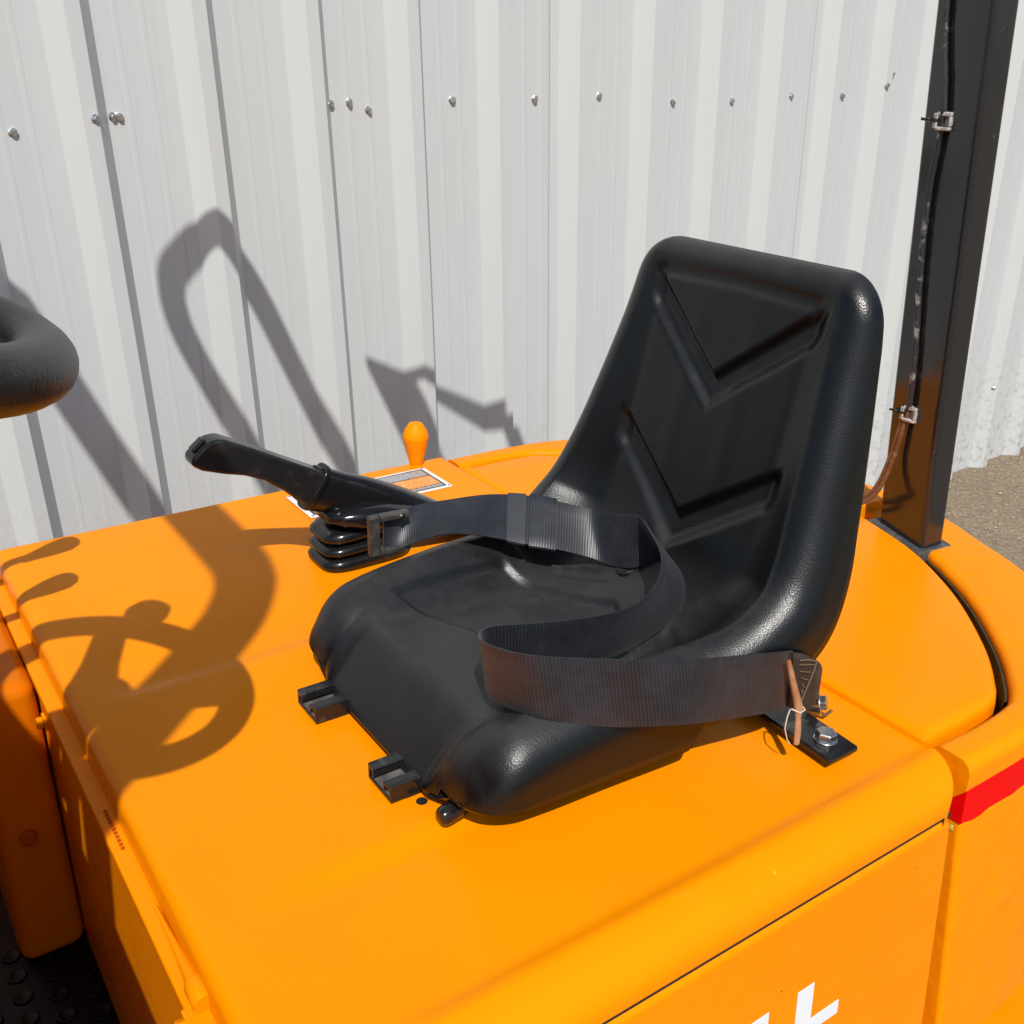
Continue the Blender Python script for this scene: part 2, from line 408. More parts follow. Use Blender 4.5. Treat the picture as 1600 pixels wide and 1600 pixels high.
# hood: one bent sheet with folded edges and shallow embossed steps
def hood():
    ys = []
    r = .052
    # near side: lip bottom -> fold -> top
    prof = [(YN, -.046), (YN, -.040)]
    for i in range(1, 11):
        a = math.pi/2*i/10; prof.append((YN + r*(1-math.cos(a)), -.040 + (.040)*math.sin(a)))
    n = 96
    ylist = [lerp(YN + r, YF - .012, i/n) for i in range(1, n+1)]
    prof += [(y, 0) for y in ylist]
    for i in range(1, 6):
        a = math.pi/2*i/5; prof.append((YF - .012 + .012*math.sin(a), -.012*(1-math.cos(a))))
    prof.append((YF, -.05))
    xp = [(XF - .005, -.034), (XF - .0045, -.014)]
    for i in range(1, 7):
        a = math.pi/2*i/6; xp.append((XF - .0045 + .014*(1-math.cos(a)), -.014 + .014*math.sin(a)))
    n = 84
    xp += [(lerp(XF + .0095, XR - .0035, i/n), 0) for i in range(1, n+1)]
    for i in range(1, 6):
        a = math.pi/2*i/5; xp.append((XR - .0035 + .003*math.sin(a), -.003*(1-math.cos(a))))
    xp.append((XR - .0003, -.04))
    rows = []
    for x, dzx in xp:
        row = []
        for y, dzy in prof:
            z = dzx + dzy
            if dzy == 0 and dzx == 0:
                f = sstep(.17, .32, x)
                z += -.0055*f*(1 - sstep(.648, .664, y)) - .0055*sstep(.16, .24, x)*sstep(1.028, 1.040, y)*(1 - sstep(1.06, 1.2, y))
                z += .0012*math.sin(x*7+1)*math.sin(y*5)
            # rounded near-rear corner
            xx = x
            if x > XR - .05:
                t = max(0, (YN + .05 - y)/.05)
                lim = .034*(1 - math.sqrt(max(0, 1 - t*t)))
                xx = x - lim*((x - (XR - .05))/.05)
            if x < XF + .03 and y < YN + .05:
                t = max(0, (YN + .05 - y)/.05); lim = .012*(1 - math.sqrt(max(0, 1 - t*t))); xx = x + lim*(1 - (x - XF)/.03 if x > XF else 1)
            row.append((xx, y, z))
        rows.append(row)
    return MB().grid(rows)
hd = hood().build('hood', M_or, truck, smooth=True, angle=60)
for x, y in ((.389, .964), (.387, .698)):
    MB().lathe((x, y, -.0005 - (.0 if y > .8 else .0002)), (0, 0, 1), [(0, .0058), (.0009, .0058), (.0011, .0052)], 20).build('bolt_hole_disc', M_hole_shade, hd)  # black disc on the sheet, painted shade in place of a cut hole

# front wall below the hood, with its ledge
fw = MB().box((XF - .018, .46, -.62), (XF + .03, YF - .02, -.05)).build('front_panel', M_or, truck, bevel=.004)
MB().box((XF - .0215, .452, -.0475), (XF + .02, YF - .01, -.0345)).build('ledge', M_or, fw, bevel=.003)
MB().tube([(XF - .008, .74, -.0335), (XF - .008, .69, -.031), (XF - .008, .645, -.029), (XF - .008, .632, -.028)], [.0015, .003, .0058, .0075], 12).lathe((XF - .008, .634, -.027), (0, -1, 0), [(0, .0085), (.003, .0095), (.022, .0095), (.025, .008)], 16).build('hinge_rod', M_or, fw, smooth=True)
hb = MB(); hb.box((XF - .024, .598, -.058), (XF - .0185, .622, -.036)); hb.lathe((XF - .023, .610, -.046), (-1, 0, .15), [(0, .010), (.008, .010), (.0095, .008)], 6)
hb.build('hinge_bolt', M_or, fw, bevel=.0015)
hb = MB(); hb.box((XF - .026, 1.108, -.066), (XF - .0215, 1.126, -.050)); hb.lathe((XF - .026, 1.117, -.058), (-1, 0, 0), [(0, .008), (.006, .008), (.007, .006)], 6)
hb.build('hinge_bolt', M_or, fw, bevel=.0015)
sl = MB()
for i in range(11): sl.box((XF - .0135, .826 + i*.0062, -.0342), (XF - .0105, .8285 + i*.0062, -.0322))
sl.build('vent_slot_shade_strips', M_or_shaded, fw)

# floor plate with raised coin studs, side console on the far side of the footwell
fl = MB().box((-.9, .40, FZ - .03), (XF - .012, 1.48, FZ)).build('floor_plate', M_mat, truck)
coin = MB().lathe((0, 0, 0), (0, 0, 1), [(0, .0125), (.0022, .0118), (.003, .0105), (.0022, .0085), (.0018, 0.0005)], 18)
cm = bpy.data.meshes.new('stud'); cm.from_pydata([tuple(v) for v in coin.v], [], coin.f); cm.materials.append(M_mat)
for p in cm.polygons: p.use_smooth = True
i = 0
for ix in range(7):
    for iy in range(11):
        o = bpy.data.objects.new('floor_stud', cm); C.objects.link(o); o.parent = fl
        o.location = V((.118 - ix*.038, .80 + iy*.038 + (.019 if ix % 2 else 0), FZ)) - V(truck.location) - V(fl.location)
def rounded_box(a, b, bev, name, mat, parent, seg=5):
    return MB().box(a, b).build(name, mat, parent, bevel=bev, seg=seg)
cb = MB().prism([(.052,1.15,FZ),(XF-.019,1.15,FZ),(XF-.019,1.44,FZ),(.052,1.44,FZ)], [(.058,1.162,-.030),(XF-.022,1.162,-.030),(XF-.022,1.44,-.022),(.050,1.44,-.022)])
cbx = cb.build('side_console', M_or_console_shade, truck, bevel=.018, seg=5)
MB().lathe((.088, 1.152, -.235), (0, -1, 0), [(-.004, .010), (.004, .010), (.0055, .008)], 16).build('screw_head', M_or_shaded, cbx, smooth=True)
MB().box((.0, 1.44, -.62), (XF - .02, 1.475, -.06)).build('footwell_side', M_or_shaded, truck, bevel=.006)
MB().prism([(-.85,1.33,-.40),(-.02,1.33,-.40),(-.02,1.47,-.40),(-.85,1.47,-.40)],[(-.85,1.36,-.06),(-.06,1.36,-.10),(-.06,1.47,-.10),(-.85,1.47,-.06)]).build('battery_cover', M_or_shaded, truck, bevel=.02, seg=3)

# chassis body under the hood, behind the panels
MB().box((XF + .012, .470, -.70), (.872, 1.49, -.052)).build('chassis', M_or_shaded, truck)

# near side panel, flaring outwards a little towards the bottom
def sy(z): return .437 + .06*(z + .05)
def side_panel():
    z0, z1 = -.0525, -.62; xa, xb = .20, .868
    b = MB(); out = []
    def corner(cx, cz, sx_, sz_, r=.016, n=5): return [(cx + sx_*r*math.sin(math.pi/2*i/n) - sx_*r, cz + sz_*r*math.cos(math.pi/2*i/n) - sz_*r) for i in range(n+1)]
    pts = [(xa, z0)] + corner(xb, z0, 1, 1) + [(xb + .02, z1), (xa, z1)]
    fr = [(x, sy(z) , z) for x, z in pts]; bk = [(x, sy(z) + .03, z) for x, z in pts]
    b.prism(fr, bk); return b
sp = side_panel().build('side_panel', M_or, truck, bevel=.009, seg=4)
# lettering on the panel, thin vinyl
def letter(polys):
    b = MB()
    for poly in polys:
        b.prism([(x, sy(z) - .0006, z) for x, z in poly], [(x, sy(z) + .001, z) for x, z in poly])
    return b
zt = -.157
letter([[(.643, zt), (.666, zt), (.666, zt - .046), (.708, zt - .046), (.708, zt - .063), (.643, zt - .063)]]).build('letter', M_white, sp)
letter([[(.580, zt), (.603, zt), (.603, zt - .063), (.580, zt - .063)]]).build('letter', M_white, sp)
# narrow filler behind the joint
MB().box((.866, .500, -.62), (.905, .54, -.03)).build('joint_filler', M_or_shaded, truck)
MB().box((.21, .4385, -.0520), (.862, .47, -.0465)).build('gap_shade_strip', M_gap_shade, truck)  # added dark strip that paints the shade of the gap

# rear cover behind the hood seam
arc = [(.8835,.4975),(.949,.4975),(1.001,.4995),(1.03,.5035),(1.052,.516),(1.12,.572),(1.211,.674),(1.279,.783),(1.318,.880),(1.328,.965)]
arcf = catmull(arc[4:], 8)
half = [V((*p,)) for p in arc[:4]] + [V((p.x, p.y)) for p in arcf]
full = half + [V((p.x, 2*YC - p.y)) for p in reversed(half[:-1])]
def offset_poly(P, d):
    out = []
    for i, p in enumerate(P):
        a = P[max(i-1, 0)]; c = P[min(i+1, len(P)-1)]; t = (c - a).normalized(); out.append(p + V((t.y, -t.x))*d)
    return out
rc = MB()
inn = offset_poly(full, -.014)
rows = [[(p.x, p.y, -.06) for p in full], [(p.x, p.y, -.014) for p in full]]
for i in range(1, 6):
    a = math.pi/2*i/5; q = offset_poly(full, -.014*(1 - math.cos(a))); rows.append([(p.x, p.y, -.014 + .014*math.sin(a)) for p in q])
for t in (.1, .3, .6, .85): rows.append([(lerp(p.x, .8835 + (p.x-.8835)*.15, t), lerp(p.y, YC, t), 0) for p in inn])
# front edge of each row is pulled to the seam
rows = [[(max(x, .8838 + (0 if k < 2 else .013*(1 - math.cos(math.pi/2*min(k-1, 5)/5)))), y, z) for x, y, z in r] for k, r in enumerate(rows)]
rc.grid(rows); n = len(full); rc.f.append(tuple(range((len(rows)-1)*n, len(rows)*n)))
fe = [(.8838, -.06), (.8838, -.013)] + [(.8838 + .013*(1 - math.cos(math.pi/2*i/5)), -.013 + .013*math.sin(math.pi/2*i/5)) for i in range(1, 6)] + [(.899, .0002)]
rc.grid([[(x, lerp(.5005, 1.4295, i/6), z) for x, z in fe] for i in range(7)])
rc.build('rear_cover', M_or, truck, smooth=True, angle=50)
MB().box((.872, .52, -.05), (.90, 1.42, -.016)).build('seam_backing', M_or_shaded, truck)

# counterweight: a thick ring round the cover, with a side face, a red stripe and a step
inner_h = offset_poly(half, .013)
inner_h[0].y = .4875
inner = inner_h + [V((p.x, 2*YC - p.y)) for p in reversed(inner_h[:-1])]
oc = catmull([(.884,.442,0),(.94,.442,0),(1.0,.443,0),(1.09,.452,0),(1.19,.488,0),(1.29,.56,0),(1.365,.668,0),(1.405,.765,0),(1.437,.85,0),(1.452,.965,0)], 5)
outh = [V((p.x, p.y)) for p in oc]
outer = outh + [V((p.x, 2*YC - p.y)) for p in reversed(outh[:-1])]
def resample(P, n):
    L = [0]
    for a, b in zip(P, P[1:]): L.append(L[-1] + (b-a).length)
    out = []
    for i in range(n):
        s = L[-1]*i/(n-1); k = 0
        while k < len(P)-2 and L[k+1] < s: k += 1
        out.append(P[k].lerp(P[k+1], min(1, max(0, (s-L[k])/(L[k+1]-L[k] or 1)))))
    return out
N = 120
inner = resample(inner, N); outer = resample(outer, N)
def off2(P, d): return offset_poly(P, d)
rows = []
rows.append([(p.x, p.y, -.09) for p in inner]); rows.append([(p.x, p.y, -.010) for p in inner])
for i in range(1, 5):
    a = math.pi/2*i/4; q = off2(inner, .010*(1-math.cos(a))); rows.append([(p.x, p.y, -.010 + .010*math.sin(a)) for p in q])
for t in (.33, .66):
    a_ = off2(inner, .010); b_ = off2(outer, -.012); rows.append([(lerp(p.x,q.x,t), lerp(p.y,q.y,t), 0) for p, q in zip(a_, b_)])
for i in range(0, 6):
    a = math.pi/2*i/5; q = off2(outer, -.014*(1-math.sin(a))); rows.append([(p.x, p.y, -.016*(1-math.cos(a))) for p in q])
rows.append([(p.x, p.y, -.034) for p in outer])
rows = [[(max(x, .888), y, z) for x, y, z in r] for r in rows]
cw = MB().grid(rows)
nr = len(rows)
cw.f.append(tuple(k*N for k in range(nr))); cw.f.append(tuple(k*N + N-1 for k in range(nr))[::-1])
cwo = cw.build('counterweight', M_orc, truck, smooth=True, angle=45)
lin = off2(inner, -.0012); lin2 = off2(inner, -.0042)
gl = [i for i in range(N) if lin[i].x > 1.035]
MB().grid([[(lin[i].x, lin[i].y, z) for i in gl] for z in (-.088, -.011)] + [[(lin2[i].x, lin2[i].y, z) for i in gl] for z in (-.0115, -.088)], closed=False).build('gap_lining', M_olive, cwo, smooth=False)
def ring(z0, z1, d0, d1, xs0, back=.06, jag0=None, jag1=None):
    a = off2(outer, d0); b = off2(outer, d1); inn_ = off2(outer, -back); rj = random.Random(2)
    A = [(max(p.x, xs0), p.y, z0) for p in a]
    B = [(max(p.x, xs0), p.y, z1 + (jag1(rj) if jag1 else 0)) for p in b]
    m_ = MB(); rows = [[(max(p.x,xs0), p.y, z0) for p in inn_], A, B, [(max(p.x,xs0), p.y, z1) for p in inn_]]
    m_.grid(rows); m_.f.append((0, N, 2*N, 3*N)); m_.f.append((N-1, 2*N-1, 3*N-1, 4*N-1)); return m_
ring(-.034, -.080, -.001, .0008, .892, jag1=lambda r: r.uniform(-.0022, .0022)).build('red_stripe', M_red, cwo, smooth=True)
ring(-.0775, -.40, .0002, .037, .8925).build('lower_weight', M_orc, cwo, smooth=True, bevel=.006)
ring(-.46, -.72, .052, .06, .93).build('bumper', M_orc, cwo, smooth=True, bevel=.012)
MB().lathe((.8925, .449, -.088), (-.3, -1, .1), [(-.004, .0042), (0, .0040), (.0012, .0025)], 7).build('paint_chip', M_ylw, cwo, smooth=True)

# guard post: leaning slightly forward, box section with rounded edges
PT = 1.36
def pz(x, y, z): return (x - .0925*z, y + .004*z, z)
pv = MB()
bx = [(1.287, .790), (1.336, .786), (1.364, .884), (1.320, .893)]
pv.prism([pz(x, y, -.10) for x, y in bx], [pz(x, y, PT) for x, y in bx])
post = pv.build('guard_post', M_post, truck, bevel=.009, seg=4)
MB().prism([(1.272,.780,-.02),(1.345,.772,-.02),(1.380,.897,-.02),(1.308,.912,-.02)],[(1.275,.784,.002),(1.342,.776,.002),(1.375,.893,.002),(1.311,.906,.002)]).build('base_plate', M_seal, post, bevel=.003)
# conduit taped along the post and its clips
cp = [(1.27,.892,.734),(1.27,.886,.69),(1.27,.869,.602),(1.27,.870,.511),(1.27,.864,.42),(1.27,.847,.281),(1.27,.841,.205)]
fx = lambda z: 1.300 - .0925*z - .0035
def face_x(y, z): return lerp(1.287, 1.320, (y-.790)/.103) - .0925*z
# measured against the x = 1.27 plane; slide each along its sight line to the post face
def slide(p, off=.006):
    c0 = V((0,0,.65)); d = V(p) - c0; t = 1.0
    for _ in range(12):
        q = c0 + d*t; t *= (face_x(q.y, q.z) - off)/q.x
    return c0 + d*t
cpts = [slide(p) for p in cp]
cpts = [slide((1.27,.905,.86))] + cpts
cc = catmull([tuple(p) for p in cpts], 10); rj = random.Random(9)
MB().tube([p + V((rj.uniform(-.0003,.0003), rj.uniform(-.0005,.0005), 0)) for p in cc], [.0040*rj.uniform(.92, 1.1) for _ in cc], 10).build('cable', M_tape, post, smooth=True)
lowc = [cpts[-1], slide((1.27,.853,.125), .012), slide((1.27,.871,.068), .03), V((1.262,.905,.032)), V((1.268,.935,.012)), V((1.30,.955,.0))]
cc = catmull([tuple(p) for p in lowc], 8)
MB().tube(cc, .0040, 10).tube([p + V((-.002,.005,.003)) for p in cc[:-6]], .0022, 8).build('cable', M_cable, post, smooth=True)
for (y, z) in ((.862, .592), (.835, .203)):
    q = slide((1.27, y, z), .0); b = MB()
    b.box(q + V((-.0035, -.012, -.0115)), q + V((.004, .010, .0115)))
    b.box(q + V((-.0095, -.0115, .0062)), q + V((-.0032, .0095, .0112))); b.box(q + V((-.0095, -.0115, -.0112)), q + V((-.0032, .0095, -.0066)))
    b.box(q + V((-.0095, -.0122, -.0060)), q + V((-.0032, -.0085, .0060))); b.box(q + V((-.0115, .0065, -.009)), q + V((-.0090, .0125, .0095)))
    b.build('cable_clip', M_clip, post, bevel=.0012)
    b = MB(); q2 = q + V((-.006, .014, 0)); b.tube([q2 + V((-.008*math.cos(a), .008*math.sin(a), .001)) for a in [i*math.pi*2/12 for i in range(13)]], .0022, 6); b.tube([q2, q2 + V((-.010, .013, .002))], .0018, 6)
    b.build('cable_tie', M_blk, post, smooth=True)
# latch pieces between cover and post, worn edge right of the post
lb = MB(); lb.box((1.325, .93, -.03), (1.385, .985, .012)); lb.box((1.36, .985, -.03), (1.40, 1.05, .022)); lb.lathe((1.36, 1.0, .012), (0, 0, 1), [(0, .012), (.016, .012), (.018, .009)], 14)
lb.build('hood_latch', M_or, truck, bevel=.003)
MB().box((1.352, .80, -.06), (1.366, .865, -.012)).build('worn_recess', M_ylw, post)

# overhead guard above the frame: bent roof bars on the post, only their shadows show
RZ = 1.35
def bar(pts, w_, h_, name, parent):
    """flat bar of width w_ swept along pts"""
    pts = [V(p) for p in pts]; b = MB(); rows = []
    for i, p in enumerate(pts):
        t = (pts[min(i+1, len(pts)-1)] - pts[max(i-1, 0)]).normalized(); s = t.cross(V((0,0,1)));
        s = s.normalized() if s.length > .01 else V((0,1,0)); u = s.cross(t).normalized()
        if 0 < i < len(pts)-1:
            s = s*min(2.5, 1/max(.3, math.cos((pts[i]-pts[i-1]).angle(pts[i+1]-pts[i])/2)))
        rows.append([p + s*w_/2 + u*h_/2, p - s*w_/2 + u*h_/2, p - s*w_/2 - u*h_/2, p + s*w_/2 - u*h_/2])
    b.grid(rows, closed=True); b.f.append((0,1,2,3)); n4 = 4*(len(pts)-1); b.f.append((n4,n4+1,n4+2,n4+3)[::-1])
    return b.build(name, M_post, parent, bevel=.006)
gf = empty('overhead_guard', V((-.14, .9, RZ)) - V(truck.location)); gf.parent = truck
def arcpts(cx, cy, r, a0, a1, n=8, z=RZ): return [(cx + r*math.cos(math.radians(lerp(a0, a1, i/n))), cy + r*math.sin(math.radians(lerp(a0, a1, i/n))), z) for i in range(n+1)]
fx_ = -.140
fpath = [(fx_ - .60, 1.60, RZ - .02)] + arcpts(fx_ - .08, 1.52, .08, 90, 0, 6) + [(fx_, 1.2, RZ), (fx_, .7, RZ), (fx_, .36, RZ), (fx_ - .004, .255, RZ - .008), (fx_ - .022, .205, RZ - .055), (fx_ - .055, .190, RZ - .15), (fx_ - .17, .19, RZ - .5), (fx_ - .36, .19, RZ - 1.1), (fx_ - .46, .19, -.04)]
MB().tube(catmull(fpath, 5), .042, 16).build('front_pillar', M_post, gf, smooth=True)
hx = .290; hr = .112
ht = catmull([(hx - hr, 1.36, RZ), (hx - hr*.96, 1.490, RZ), (hx - hr*.62, 1.575, RZ), (hx - hr*.08, 1.612, RZ), (hx + hr*.42, 1.632, RZ), (hx + hr*.84, 1.615, RZ), (hx + hr, 1.53, RZ), (hx + hr, 1.42, RZ)], 4)
bar([(hx - hr, .62, RZ), (hx - hr, 1.0, RZ)] + [tuple(p) for p in ht] + [(hx + hr, 1.0, RZ), (hx + hr, .62, RZ)], .053, .03, 'roof_bar', gf)
bar([(fx_, .66, RZ - .001), (.97, .66, RZ - .001)], .05, .03, 'roof_bar', gf)
bar([(.658, .70, RZ), (.658, 1.352, RZ), (.945, 1.18, RZ)], .062, .03, 'roof_bar', gf)
bar([(.955, .55, RZ + .002), (.955, 1.165, RZ + .002)], .06, .05, 'rear_bar', gf)
bar([(.955, .84, RZ + .004), (1.20, .84, RZ + .004)], .09, .05, 'rear_bar', gf)

# operator seat --------------------------------------------------------------
SY = .80
seat = empty('seat', V((.6, SY, 0)) - V(truck.location)); seat.parent = truck
seat['label'] = 'black moulded bucket seat with chevron grooves on the back'
def cat6(P, x):
    """smooth (Hermite) interpolation of (key, values...) at key x"""
    if x <= P[0][0]: return P[0][1:]
    if x >= P[-1][0]: return P[-1][1:]
    for i in range(len(P)-1):
        if x <= P[i+1][0]:
            h = P[i+1][0]-P[i][0]; t = (x - P[i][0])/h; out = []
            for k in range(1, len(P[0])):
                p1, p2 = P[i][k], P[i+1][k]; d_ = (p2-p1)/h
                def slope(j):
                    if j <= 0 or j >= len(P)-1: return 0.0
                    a_ = (P[j][k]-P[j-1][k])/(P[j][0]-P[j-1][0]); c_ = (P[j+1][k]-P[j][k])/(P[j+1][0]-P[j][0])
                    return 0.0 if a_*c_ <= 0 else 2*a_*c_/(a_+c_)
                m1, m2 = slope(i)*h, slope(i+1)*h; t2, t3 = t*t, t*t*t
                out.append((2*t3-3*t2+1)*p1 + (t3-2*t2+t)*m1 + (-2*t3+3*t2)*p2 + (t3-t2)*m2)
            return tuple(out)
def groove(d, lo, hi, s=.005):
    return sstep(lo - s, lo + s, d)*(1 - sstep(hi - s, hi + s, d))
# guide line in the middle: cushion plane, a fillet, back plane
G0 = V((.395, 0, .0830)); GD1 = V((1, 0, -.056)).normalized(); GD2 = V((.2166, 0, .9763)).normalized()
CORN = V((.7665, 0, .0622)); turn = GD1.angle(GD2); LA = .27
# the bend eases in and out: direction turns with a smooth step, integrated numerically
TH0 = math.atan2(GD1.z, GD1.x); NB = 400; BEND = [(V((0, 0, 0)), GD1.copy())]
for i_ in range(NB):
    th = TH0 + turn*sstep(0, 1, (i_ + .5)/NB); d_ = V((math.cos(th), 0, math.sin(th))); BEND.append((BEND[-1][0] + d_*(LA/NB), d_))
TL = BEND[-1][0].length/(2*math.cos(turn/2))
L1 = (CORN - G0).dot(GD1) - TL; PB = CORN + GD2*TL; L2 = (.470 - PB.z)/GD2.z; LL = L1 + LA + L2; LM = L1 + LA/2
def guide(s_):
    if s_ <= L1: return G0 + GD1*s_, GD1
    if s_ < L1 + LA:
        f = (s_ - L1)/LA; k_ = min(NB - 1, int(f*NB)); th = TH0 + turn*sstep(0, 1, f)
        return G0 + GD1*L1 + BEND[k_][0].lerp(BEND[k_+1][0], f*NB - k_), V((math.cos(th), 0, math.sin(th)))
    return PB + GD2*(s_ - L1 - LA), GD2
#        s                 W     b     r     d
KEY = [(0.00,            .199, .004, .034, .052), (.035, .200, .016, .040, .052), (.08, .202, .032, .044, .052), (.14, .203, .046, .046, .051), (.20, .205, .054, .046, .050), (.238, .207, .056, .046, .048), (.254, .208, .057, .046, .026),
       (LM - .065,       .213, .058, .046, .026), (LM - .01, .222, .054, .045, .036), (LM + .04, .225, .047, .044, .044), (LM + .09, .219, .038, .043, .046),
       (LM + .15,   .208, .027, .042, .046), (LM + .24, .194, .014, .040, .042), (LM + .32, .182, .005, .038, .036), (LL, .171, .000, .034, .030)]
def stations():
    out = []; n = 22
    for i in range(n): out.append(.085*(i/n)**1.7)
    m_ = int((LL - .085 - .05)/.0026)
    for i in range(m_+1): out.append(lerp(.085, LL - .05, i/m_))
    for i in range(1, 23): out.append(LL - .05*(1 - math.sin(math.pi/2*i/22)))
    return out
def seat_rows():
    rows = []
    for s_ in stations():
        P, T = guide(s_); Nn = V((-T.z, 0, T.x))
        W, b, r, d = cat6(KEY, s_)
        e0 = s_; e1 = LL - s_
        RF, RTP = .050, .048
        if e0 < RF: W = W - RF*.8 + .8*math.sqrt(max(0, RF*RF - (RF-e0)**2))
        if e1 < RTP: W = W - RTP + math.sqrt(max(0, RTP*RTP - (RTP-e1)**2))
        W = max(W, .06)
        top = 0
        if e1 < .030: top = -.030 + math.sqrt(max(0, .030**2 - (.030-e1)**2))
        back = sstep(.112, .148, P.z) if s_ > L1 else 0
        cush = 1 - sstep(LM - .03, LM + .01, s_)
        def surf(yy):
            ay = abs(yy); flat = lerp(.085, .108, back)
            tt = min(1, max(0, (ay - flat)/(W - r*.62 - flat)))**1.35
            n = b*tt*tt*(3 - 2*tt) + top
            if e0 < .085:
                apron = 1 - sstep(.098, .128, ay)
                tA = min(1, e0/.050); tB = min(1, e0/.056)
                n += lerp(-.064*(1 - math.sqrt(1 - (1 - tB)**2)), -.068*(1 - tA)**1.30, apron)
                n -= .0028*groove(ay, .116, .128, .008)*sstep(0, .2, 1 - tB)
            if back:
                zz = P.z; gm = 1 - sstep(.112, .136, ay)
                n -= back*.0092*sstep(.288, .310, zz - .77*ay)*(1 - sstep(.326, .338, zz - .77*ay))*gm
                n -= back*.0092*sstep(.126, .148, zz - .70*ay)*(1 - sstep(.166, .178, zz - .70*ay))*gm
                n -= back*.0045*groove(zz + .03*ay, .428, .442, .006)*gm
                n -= back*.0010*groove(ay, .112, .124, .008)*groove(zz, .19, .42, .02)
                n += back*.0009*groove(ay, .030, .052, .012)*groove(zz, .2, .40, .03)
            if cush:
                x = P.x; ch = x + .48*ay
                n -= cush*.0065*groove(ch, .553, .703, .0065)*(1 - sstep(.130, .142, ay))
                n -= cush*.0022*groove(ch, .736, .754, .006)*(1 - sstep(.15, .17, ay))
            return max(n, -d + .001 if ay > .125 else -.069)
        def pt(yy, nn):
            q = V((P.x, SY + yy, P.z)) + Nn*nn
            if e0 < .06:
                ay = abs(yy); q -= T*(.0045*(1 - sstep(.106, .124, ay))*(1 - e0/.06))
            return q
        hN = surf(W - r*.5); r_ = max(.003, min(r, hN + d - .002)); M_ = 200
        e = surf(W - r_)
        left = [(W - .014, -d), (W - .005, -d + .0008), (W - .001, -d + .0035)]
        lo = -d + .004; hi = max(e - r_, lo + .0004)
        for k in range(0, 4): left.append((W, lerp(lo, hi, k/4)))
        for k in range(0, 11):
            a_ = math.pi/2*k/10; left.append((W - r_*(1 - math.cos(a_)), hi + (e - hi)*math.sin(a_)))
        ys = [lerp(W - r_, -(W - r_), k/M_) for k in range(1, M_)]
        sec = [pt(-yy, nn) for yy, nn in left] + [pt(-yy, surf(-yy)) for yy in ys] + [pt(yy, nn) for yy, nn in reversed(left)]
        dc = lerp(.0705, d, sstep(.0, .10, e0)); sec += [pt(.125, -max(d, dc - .004)), pt(.112, -max(d, dc)), pt(-.112, -max(d, dc)), pt(-.125, -max(d, dc - .004))]
        rows.append(sec)
    return rows
rows = seat_rows(); sm_ = MB().grid(rows, closed=True); n = len(rows[0])
sm_.f.append(tuple(range((len(rows)-1)*n, len(rows)*n))[::-1])
r0 = rows[0][:-4]; P0, T0 = guide(0); N0 = V((-T0.z, 0, T0.x)); fc = []
for q in r0:
    ay = abs(q.y - SY); nb_ = -.0525 - .018*(1 - sstep(.108, .127, ay)); fc.append(V((q.x, q.y, (P0 + N0*nb_).z)))
sm_.grid([r0, [V((q.x + .0004, q.y, min(q.z, f_.z))) for q, f_ in zip(r0, fc)]])
shell = sm_.build('shell', M_seat, seat, smooth=True, angle=65)
from mathutils.bvhtree import BVHTree
SEATBVH = BVHTree.FromPolygons(sm_.v, [f for f in sm_.f if len(f) == 4])
def seat_z(x, y):
    h = SEATBVH.ray_cast(V((x, y, .30)), V((0, 0, -1)))
    return h[0].z if h[0] is not None else 0
DZ = seat_z(.742, SY + .028)
# drain hole in the cushion
MB().lathe((.742, SY + .028, DZ), (-.42, 0, 1), [(-.004, .0120), (.0012, .0118), (.0018, .0108), (.0012, .0098), (-.003, .0094)], 24).build('drain_hole_ring_and_shade', M_blk, seat, smooth=True)
MB().lathe((.742, SY + .028, DZ), (-.42, 0, 1), [(-.003, .0096), (.0006, .0096)], 20).build('drain_hole_ring_and_shade', M_hole_shade, seat)  # black disc inside the ring paints the shade of the hole
# slide rails
def rail(yc, x0):
    b = MB(); w2 = .0235
    def pc(y0, y1, z0, z1):
        def q(x, k): return [(x + .35*k*abs(y - yc), y, z) for y, z in ((y0, z0), (y1, z0), (y1, z1), (y0, z1))]
        b.prism(q(x0, .30), q(.72, 0))
    pc(yc - w2, yc + w2, .0042, .0066)
    for sg in (-1, 1):
        pc(*sorted((yc + sg*w2, yc + sg*(w2 - .003))), .0068, .0215); pc(*sorted((yc + sg*(w2 - .0032), yc + sg*(w2 - .0135))), .0182, .0214)
        pc(*sorted((yc + sg*(w2 - .0110), yc + sg*(w2 - .0135))), .0130, .0181)
    o = b.build('slide_rail', M_steelblk, seat, bevel=.0006)
    MB().box((x0 + .004, yc - w2 + .0045, .0058), (.60, yc + w2 - .0045, .0076)).build('rail_bed', M_rail, o)
    MB().box((x0 + .10, yc - .006, .0077), (.66, yc + .006, .030)).build('rail_slider', M_steelblk, o)
    for dx in (.14, .26): MB().box((x0 + dx, yc - .02, .021), (x0 + dx + .05, yc + .02, .034)).build('rail_bracket', M_steelblk, o)
    MB().box((x0 + .02, yc - .021, -.002), (.71, yc + .021, .0042)).build('rail_foot', M_steelblk, o)
rail(.886, .350); rail(.730, .356)
# adjuster lever with rubber grip
rp = [V((.402,.6575,.0125)), V((.43,.662,.014)), V((.47,.674,.018)), V((.52,.69,.02))]
al = MB().tube(catmull([tuple(p) for p in rp], 6), .0048, 10).build('adjuster_lever', M_steelblk, seat, smooth=True)
MB().lathe((.381,.6548,.0125), (1, .12, .05), [(0, .004), (.0012, .0075), (.004, .0092), (.008, .0096), (.026, .0094), (.028, .0080), (.030, .0060), (.040, .0056)], 18).build('grip', M_gloss, al, smooth=True)
